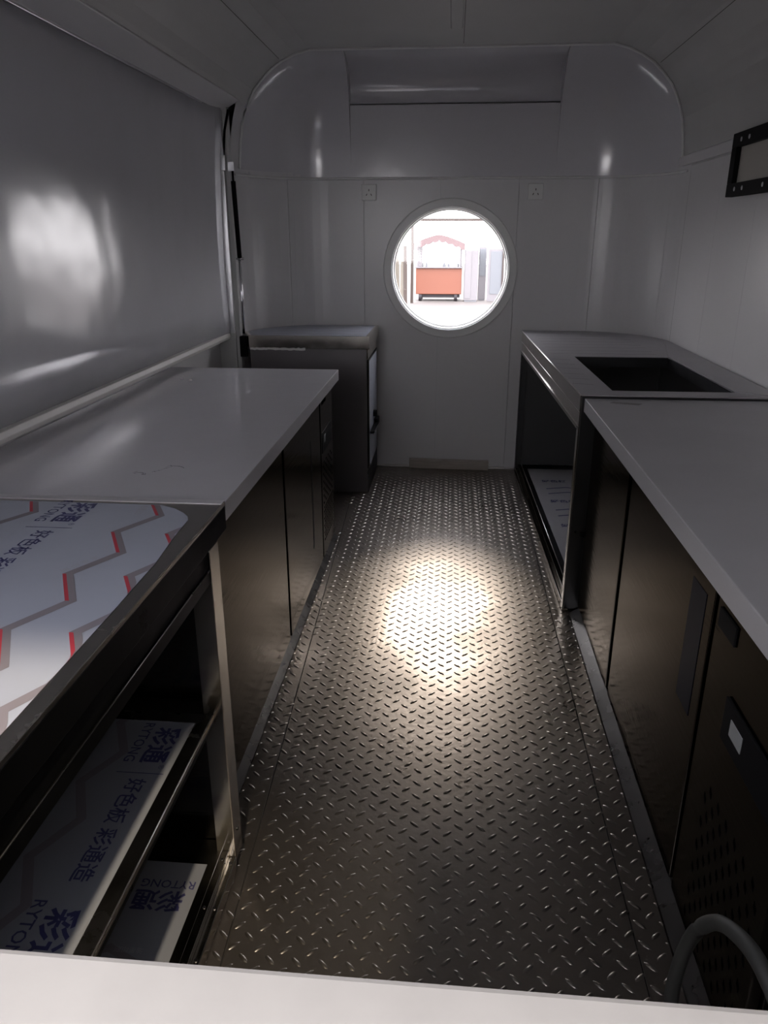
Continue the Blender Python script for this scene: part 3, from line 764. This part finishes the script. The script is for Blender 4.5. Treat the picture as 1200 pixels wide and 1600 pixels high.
# ================================================================== SMALL FIXTURES
def outlet(x, z, label):
    t = thing('wall_outlet', label, 'socket', (x, BACK, z))
    p = bx('faceplate', WHITE, t, x - 0.045, x + 0.045, BACK - 0.012, BACK - 0.001, z - 0.045, z + 0.045, 0.004)
    for dx, dz, rot in ((0, 0.012, 0), (-0.014, -0.013, 25), (0.014, -0.013, -25)):
        a = math.radians(rot); u = Vector((math.sin(a), 0, math.cos(a))) * 0.006; v = Vector((math.cos(a), 0, -math.sin(a))) * 0.002
        c = Vector((x + dx, BACK - 0.0124, z + dz))
        MB().add([c - u - v, c - u + v, c + u + v, c + u - v], [(0, 1, 2, 3)]).build('socket_slot', BLACKH, p)
    return t
outlet(-0.513, 1.702, 'square white wall socket up left of the round window')
outlet(0.472, 1.702, 'square white wall socket up right of the round window')
lb = MB(); lb.prism([(4.848, 0.0005), (4.874, 0.006), (4.867, 0.066), (4.841, 0.060)], -0.252, 0.272, 'x')
tag(lb.map(lambda x, y, z: (x, y - (x + 0.25) * 0.03 - 0.006, z)).build('batten', WOODM, bevel=0.002), 'short pale batten lying along the foot of the back wall', 'batten')

fr_ = thing('vent_frame', 'black screwed rectangular frame around a grey board on the right wall', 'frame', (WALLX, 3.25, 1.73))
y0, y1, z0, z1 = 2.86, 3.655, 1.615, 1.862
mb = MB()
mb.box(1.165, 1.195, y0, y1, z1 - 0.055, z1).box(1.165, 1.195, y0, y1, z0, z0 + 0.052)
mb.box(1.165, 1.195, y1 - 0.060, y1, z0 + 0.052, z1 - 0.055).box(1.165, 1.195, y0, y0 + 0.060, z0 + 0.052, z1 - 0.055)
fo = mb.build('frame', BLACK, fr_, bevel=0.002)
for y in (3.55, 3.46, 3.24, 3.02):
    for z in (z1 - 0.03, z0 + 0.028):
        MB().tube([(1.1655, y, z), (1.1635, y, z)], 0.009, 10).build('screw', ALU, fo)
bx('board', BOARD, fr_, 1.185, 1.194, y0 + 0.06, y1 - 0.06, z0 + 0.052, z1 - 0.055, 0)

pts = [(0.44, 0.66, 0.012), (0.44, 0.84, 0.012), (0.442, 0.98, 0.03), (0.445, 1.05, 0.13), (0.452, 1.04, 0.28), (0.462, 0.99, 0.385), (0.475, 0.93, 0.43), (0.488, 0.86, 0.44), (0.50, 0.78, 0.40), (0.505, 0.70, 0.30), (0.505, 0.66, 0.15)]
def smooth(p, k=5):
    P = [Vector(q) for q in p]; out = []
    for i in range(len(P) - 1):
        p0, p1, p2, p3 = P[max(i-1, 0)], P[i], P[i+1], P[min(i+2, len(P)-1)]
        for j in range(k):
            t = j / k
            out.append(0.5 * ((2*p1) + (-p0 + p2)*t + (2*p0 - 5*p1 + 4*p2 - p3)*t*t + (-p0 + 3*p1 - 3*p2 + p3)*t**3))
    return out + [P[-1]]
tag(MB().tube(smooth(pts), 0.013, 10).build('power_cord', HOSE, smooth=True), 'thick grey cord arching up from the floor beside the right fridge', 'cord')

# ================================================================== OUTSIDE, SEEN THROUGH THE ROUND WINDOW
GZ = -0.58
struct(MB().box(-40, 40, -20, 60, GZ - 0.1, GZ).build('floor_hall', GROUND))
ct = thing('food_cart', 'orange food cart with a scalloped canopy standing outside beyond the round window', 'food cart', (-0.45, 26, GZ))
bx('body', ORANGE, ct, -1.20, 0.30, 25.9, 27.0, -0.36, 0.46, 0.02)
bx('counter', OUTW, ct, -1.24, 0.33, 25.82, 27.05, 0.46, 0.50, 0.01)
bx('chassis', OUTK, ct, -1.1, 0.25, 26.0, 26.9, -0.47, -0.37, 0.01)
for x in (-1.05, 0.12):
    for y in (26.0, 26.85):
        MB().tube([(x - 0.05, y, GZ + 0.125), (x + 0.05, y, GZ + 0.125)], 0.125, 18).build('wheel', OUTK, ct)
for x in (-1.14, 0.26):
    for y in (25.96, 26.95):
        MB().tube([(x, y, 0.5), (x, y, 1.24)], 0.03, 8).build('post', OUTW, ct)
bx('side_board', OUTW, ct, -1.18, -1.02, 25.95, 26.9, 0.5, 1.2, 0.01)
mb = MB(); n = 40
xs = [-1.32 + 1.70 * i / n for i in range(n + 1)]
topc = lambda x: 1.20 + 0.28 * max(0.0, 1 - abs((x + 0.47) / 0.86) ** 1.35)
botc = lambda x: topc(x) - 0.17 - 0.05 * abs(math.sin((x + 1.32) / 1.70 * PI * 8))
for y in (25.75, 27.1):
    mb.ribbon([(x, y, topc(x)) for x in xs], [(x, y, botc(x)) for x in xs])
mb.ribbon([(x, 25.75, topc(x)) for x in xs], [(x, 27.1, topc(x)) for x in xs])
mb.build('canopy', PINK, ct, solid=0.01)
for x, hh, r, wh in ((-0.98, 0.12, 0.025, 'leftmost'), (-0.86, 0.16, 0.03, 'second from left'), (-0.28, 0.13, 0.05, 'in the middle'), (-0.14, 0.10, 0.04, 'second from right'), (0.17, 0.17, 0.03, 'rightmost')):
    tag(MB().tube([(x, 26.1, 0.501), (x, 26.1, 0.5 + hh * 0.6), (x, 26.1, 0.5 + hh * 0.7), (x, 26.1, 0.5 + hh)], r, 10, r * 0.5).build('bottle', OUTG),
        'small bottle on the counter of the orange food cart, ' + wh, 'bottle', 'bottles on the food cart counter')
gt = thing('gantry', 'thin steel gantry with a brown left leg around the orange food cart', 'gantry', (0, 25.2, GZ))
bx('beam', OUTD, gt, -1.30, 2.6, 25.16, 25.20, 1.88, 1.955, 0)
bx('left_leg', OUTD, gt, -1.33, -1.24, 25.1, 25.2, GZ, 1.93, 0.005)
bx('right_leg', OUTD, gt, 2.52, 2.6, 25.1, 25.2, GZ, 1.93, 0.005)
order = ('nearest the gantry leg', 'second from the gantry leg', 'third from the gantry leg', 'fourth from the gantry leg', 'fifth from the gantry leg', 'farthest from the gantry leg')
for i in range(6):
    x = -1.50 - i * 0.125; hh = (1.75, 1.30, 1.62, 1.45, 0.95, 1.25)[i]; y = 24.4 + 0.06 * (i % 3)
    mm = OUTD if i == 0 else OUTB
    b_ = MB().box(x, x + 0.11, y, y + 0.05, GZ, GZ + hh).map(lambda X_, Y_, Z_: (X_ + (Z_ - GZ) * 0.012 * (1 if i % 2 else -1), Y_ + (Z_ - GZ) * 0.02, Z_)).build('upright_board', mm, bevel=0.004)
    tag(b_, ('brown' if i == 0 else 'pale raw') + ' upright board left of the orange food cart, ' + order[i], 'board', 'upright boards beside the food cart')
wc = thing('white_cabinet', 'plain white upright cabinet outside, immediately right of the orange food cart', 'cabinet', (0.6, 26, GZ))
bx('body', OUTW, wc, 0.38, 0.82, 25.8, 26.4, GZ + 0.04, 1.02, 0.01); bx('plinth', OUTG, wc, 0.40, 0.80, 25.82, 26.38, GZ, GZ + 0.04, 0)
bx('door', OUTW, wc, 0.40, 0.60, 25.785, 25.8, -0.48, 0.98, 0.004)
w2 = thing('tall_locker', 'narrow grey and white locker outside, second to the right of the orange food cart', 'locker', (0.98, 26.6, GZ))
bx('body', OUTW, w2, 0.86, 1.10, 26.4, 26.8, GZ + 0.03, 1.10, 0.01); bx('door', OUTG, w2, 0.88, 1.08, 26.385, 26.4, 0.2, 1.05, 0.004); bx('plinth', OUTG, w2, 0.88, 1.08, 26.41, 26.79, GZ, GZ + 0.03, 0)
dw = thing('door_leaf', 'framed grey door leaf standing outside at the right of the lockers', 'door', (1.4, 26, GZ))
bx('frame', OUTW, dw, 1.14, 1.66, 26.0, 26.06, GZ, 1.06, 0.005); bx('panel', OUTG, dw, 1.22, 1.58, 25.985, 26.0, -0.35, 0.98, 0.004)
bx('stile', OUTD, dw, 1.60, 1.635, 25.95, 25.985, GZ, 1.08, 0)
pb = MB().prism([(1.72, GZ), (3.6, GZ), (3.6, 1.0), (1.72, 0.42)], 26.2, 26.3, 'y').build('partition_board', OUTG, bevel=0.005)
tag(pb, 'pale slanting partition board outside at the right edge of the round window', 'partition')
tag(MB().tube([(1.72, 25.8, 0.30), (1.86, 25.75, GZ)], 0.022, 8).build('leaning_bar', OUTD), 'thin bar leaning on the pale partition board outside', 'bar')

# added trailer-shaped blocker, unseen behind the camera: it hides the sky from the right part of the front opening
nb = thing('added_sky_blocker', 'added grey trailer-shaped block, unseen behind the viewer, hiding part of the sky', 'light blocker', (0.9, -1.4, GZ))
bx('body', SHELL, nb, -0.42, 2.6, -2.2, -0.42, -0.2, 2.62, 0.03)
bx('chassis', OUTK, nb, -0.3, 2.5, -2.1, -0.55, -0.35, -0.2, 0.01)
for x in (0.2, 2.0):
    for y in (-2.0, -0.65):
        MB().tube([(x, y - 0.09, GZ + 0.28), (x, y + 0.09, GZ + 0.28)], 0.28, 24).build('wheel', OUTK, nb)
wl2 = thing('added_spot_housing', 'added metal housing of the unseen fill spot, on the sky blocker above the opening', 'spot housing', (-0.20, -0.42, 2.3))  # invented fixture, added only to house the unseen fill spot
bx('bracket', STEEL_K, wl2, -0.215, -0.185, -0.419, -0.25, 2.335, 2.35, 0.002)
MB().tube([(-0.18, -0.27, 2.36), (-0.20, -0.205, 2.27)], 0.03, 20, 0.055).build('spot_shade', STEEL_K, wl2, smooth=True)
